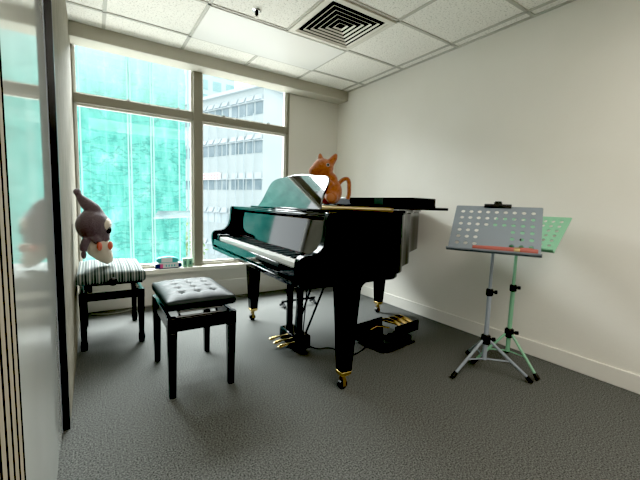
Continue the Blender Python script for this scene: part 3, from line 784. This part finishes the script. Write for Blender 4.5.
# local x runs along the long facade away to the left, local -y... the facade normal is local +y
MB().box(0, 13, -9, 0, -14, 10.7).build('block', M['facade'], wbld)
MB().box(-.3, 13, -9, .35, 10.7, 11.0).build('roof_slab', M['facade_side'], wbld)
rows_z = [(8.55, 9.55), (5.30, 6.28), (2.10, 3.00), (-1.1, -.2), (-4.3, -3.4)]
for ri, (z0, z1) in enumerate(rows_z):
    x = .12; k = 0
    wn = 0
    while x < 12:
        w = .82
        box('window', x, x + w, -.02, .05, z0, z1, M['win_dark'] if ri < 3 else M['win_pale'], wbld)
        # tilted transom light above
        mb = MB(); mb.hexa([(x, .02, z1 + .18), (x + w, .02, z1 + .18), (x + w, .02, z1 + .62), (x, .02, z1 + .62)], [(x, .08 if ri == 2 else .32, z1 + .14), (x + w, .08 if ri == 2 else .32, z1 + .14), (x + w, .05, z1 + .62), (x, .05, z1 + .62)])
        mb.build('hopper_window', M['win_pale'], wbld)
        x += 1.06; k += 1
        if k % 4 == 0: x += .25
    box('ledge', -.05, 13, 0, .22, z1 + .04, z1 + .12, M['facade_side'], wbld)
for x in (1.0, 2.2, 3.3, 4.55, 6.0, 7.4, 8.9):
    MB().tube([(x, .25, -14), (x, .25, 8.6)], .035, 6).build('drain_pipe', M['win_pale'], wbld)
sg = MB().box(5.6, 8.9, .05, .25, 3.05, 3.7).build('sign_board', M['sign_white'], wbld)
for k, x in enumerate((5.75, 6.2, 6.65, 7.2, 7.8, 8.3)):
    MB().box(x, x + .32, .25, .28, 3.12, 3.22).box(x + .12, x + .20, .25, .28, 3.12, 3.62).box(x, x + .32, .25, .28, 3.45, 3.53).build('sign_character', M['sign'], sg)

tw = thing('glass_tower', 'pale teal tower with stacked glass bays behind the white office building', 'building', (14.2, 46, 0), 0)
MB().box(-3.0, 1.9, 0, 6, -20, 24).build('block', M['tower'], tw)
for x in (-2.6, -.9, .8):
    for j in range(9):
        z = 2.6 + j * 1.75
        box('window', x, x + 1.05, -.06, .02, z, z + 1.15, M['tower_glass'], tw)

pb = thing('apartment_building', 'narrow pink tiled apartment block seen beside the mullion', 'building', (9.6, 42, 0), 0)
MB().box(-1.1, .6, 0, 5, -25, 6.5).build('block', M['pink_wall'], pb)
for x in (-.95, -.3, .25):
    for j in range(9):
        z = -7.4 + j * 1.25
        box('window', x, x + .42, -.05, .02, z, z + .5, M['pink_win'], pb)
tr_ = thing('street_tree', 'pale green tree in the street below the pink block', 'tree', (6.1, 28, -9))
MB().tube([(0, 0, 0), (.1, 0, 3), (0, 0, 5.5)], [.25, .2, .1]).build('trunk', M['bark'], tr_)
rnd = random.Random(4); mb = MB()
for k in range(420):
    a, b_, c = rnd.gauss(0, .62), rnd.gauss(0, .6), rnd.gauss(0, .85); s = rnd.uniform(.10, .22)
    T = Matrix.Translation((a, b_, 6.6 + c)) @ Matrix.Rotation(rnd.uniform(0, 6), 4, (rnd.random(), rnd.random(), rnd.random()))
    vs = [mb.bm.verts.new(T @ Vector(p)) for p in ((-s, 0, 0), (0, -s * .5, 0), (s, 0, 0), (0, s * .5, 0))]; mb.bm.faces.new(vs)
mb.build('crown', M['leaf'], tr_)
pd = thing('podium_building', 'low pale concrete podium at the foot of the white office building', 'building', (8, 18, -9), 0)
MB().box(-2, 9, 0, 7, -6, 4.0).build('block', M['podium'], pd)
MB().box(-2, 9, -.3, .1, 3.7, 4.2).build('parapet', M['facade_side'], pd)
struct(box('ground', -90, 110, 6, 160, -24.5, -24, M['podium']))

# ------------------------------------------------------------------ light
w = bpy.data.worlds.new('overcast'); bpy.context.scene.world = w; w.use_nodes = True
nt = w.node_tree; bg = nt.nodes['Background']
tc = nt.nodes.new('ShaderNodeTexCoord'); sx = nt.nodes.new('ShaderNodeSeparateXYZ')
r = ramp(nt, [(0, (.62, .72, .74)), (.5, (.92, .97, 1.0)), (1, (.95, .98, 1.0))])
mr = nt.nodes.new('ShaderNodeMapRange'); mr.inputs['From Min'].default_value = -1
nt.links.new(tc.outputs['Generated'], sx.inputs[0]); nt.links.new(sx.outputs['Z'], mr.inputs['Value']); nt.links.new(mr.outputs[0], r.inputs[0]); nt.links.new(r.outputs[0], bg.inputs['Color'])
bg.inputs['Strength'].default_value = 2.15

def area(name, loc, target, sx_, sy, power, col):
    l = bpy.data.lights.new(name, 'AREA'); l.shape = 'RECTANGLE'; l.size = sx_; l.size_y = sy; l.energy = power; l.color = col
    o = bpy.data.objects.new(name, l); C.objects.link(o); o.location = loc
    o.rotation_euler = (Vector(target) - Vector(loc)).to_track_quat('-Z', 'Y').to_euler(); return o
area('added_sky_fill', (.9, 6.9, 5.2), (1.1, 2.4, .8), 5.5, 3.6, 2700, (.93, .98, 1.0))  # added lamp above the view, strengthens the sky light through the window
area('added_street_fill', (1.2, 8.5, -4.2), (1.2, 2.6, 2.0), 6, 4, 620, (1.0, .97, .90))  # added lamp below the sill, imitates light off the street onto the ceiling
area('added_room_fill', (.95, -.45, ZC - .02), (.95, -.45, 0), 1.9, 1.2, 42, (1.0, .95, .86))  # added fill behind the camera, no known fixture there
sc = bpy.context.scene
sc.view_settings.view_transform = 'Standard'; sc.view_settings.look = 'None'; sc.view_settings.exposure = .33; sc.view_settings.gamma = 1.12

vs = sc.view_settings; vs.use_curve_mapping = True
vs.curve_mapping.black_level = (.018, .0178, .017)
vs.curve_mapping.update()
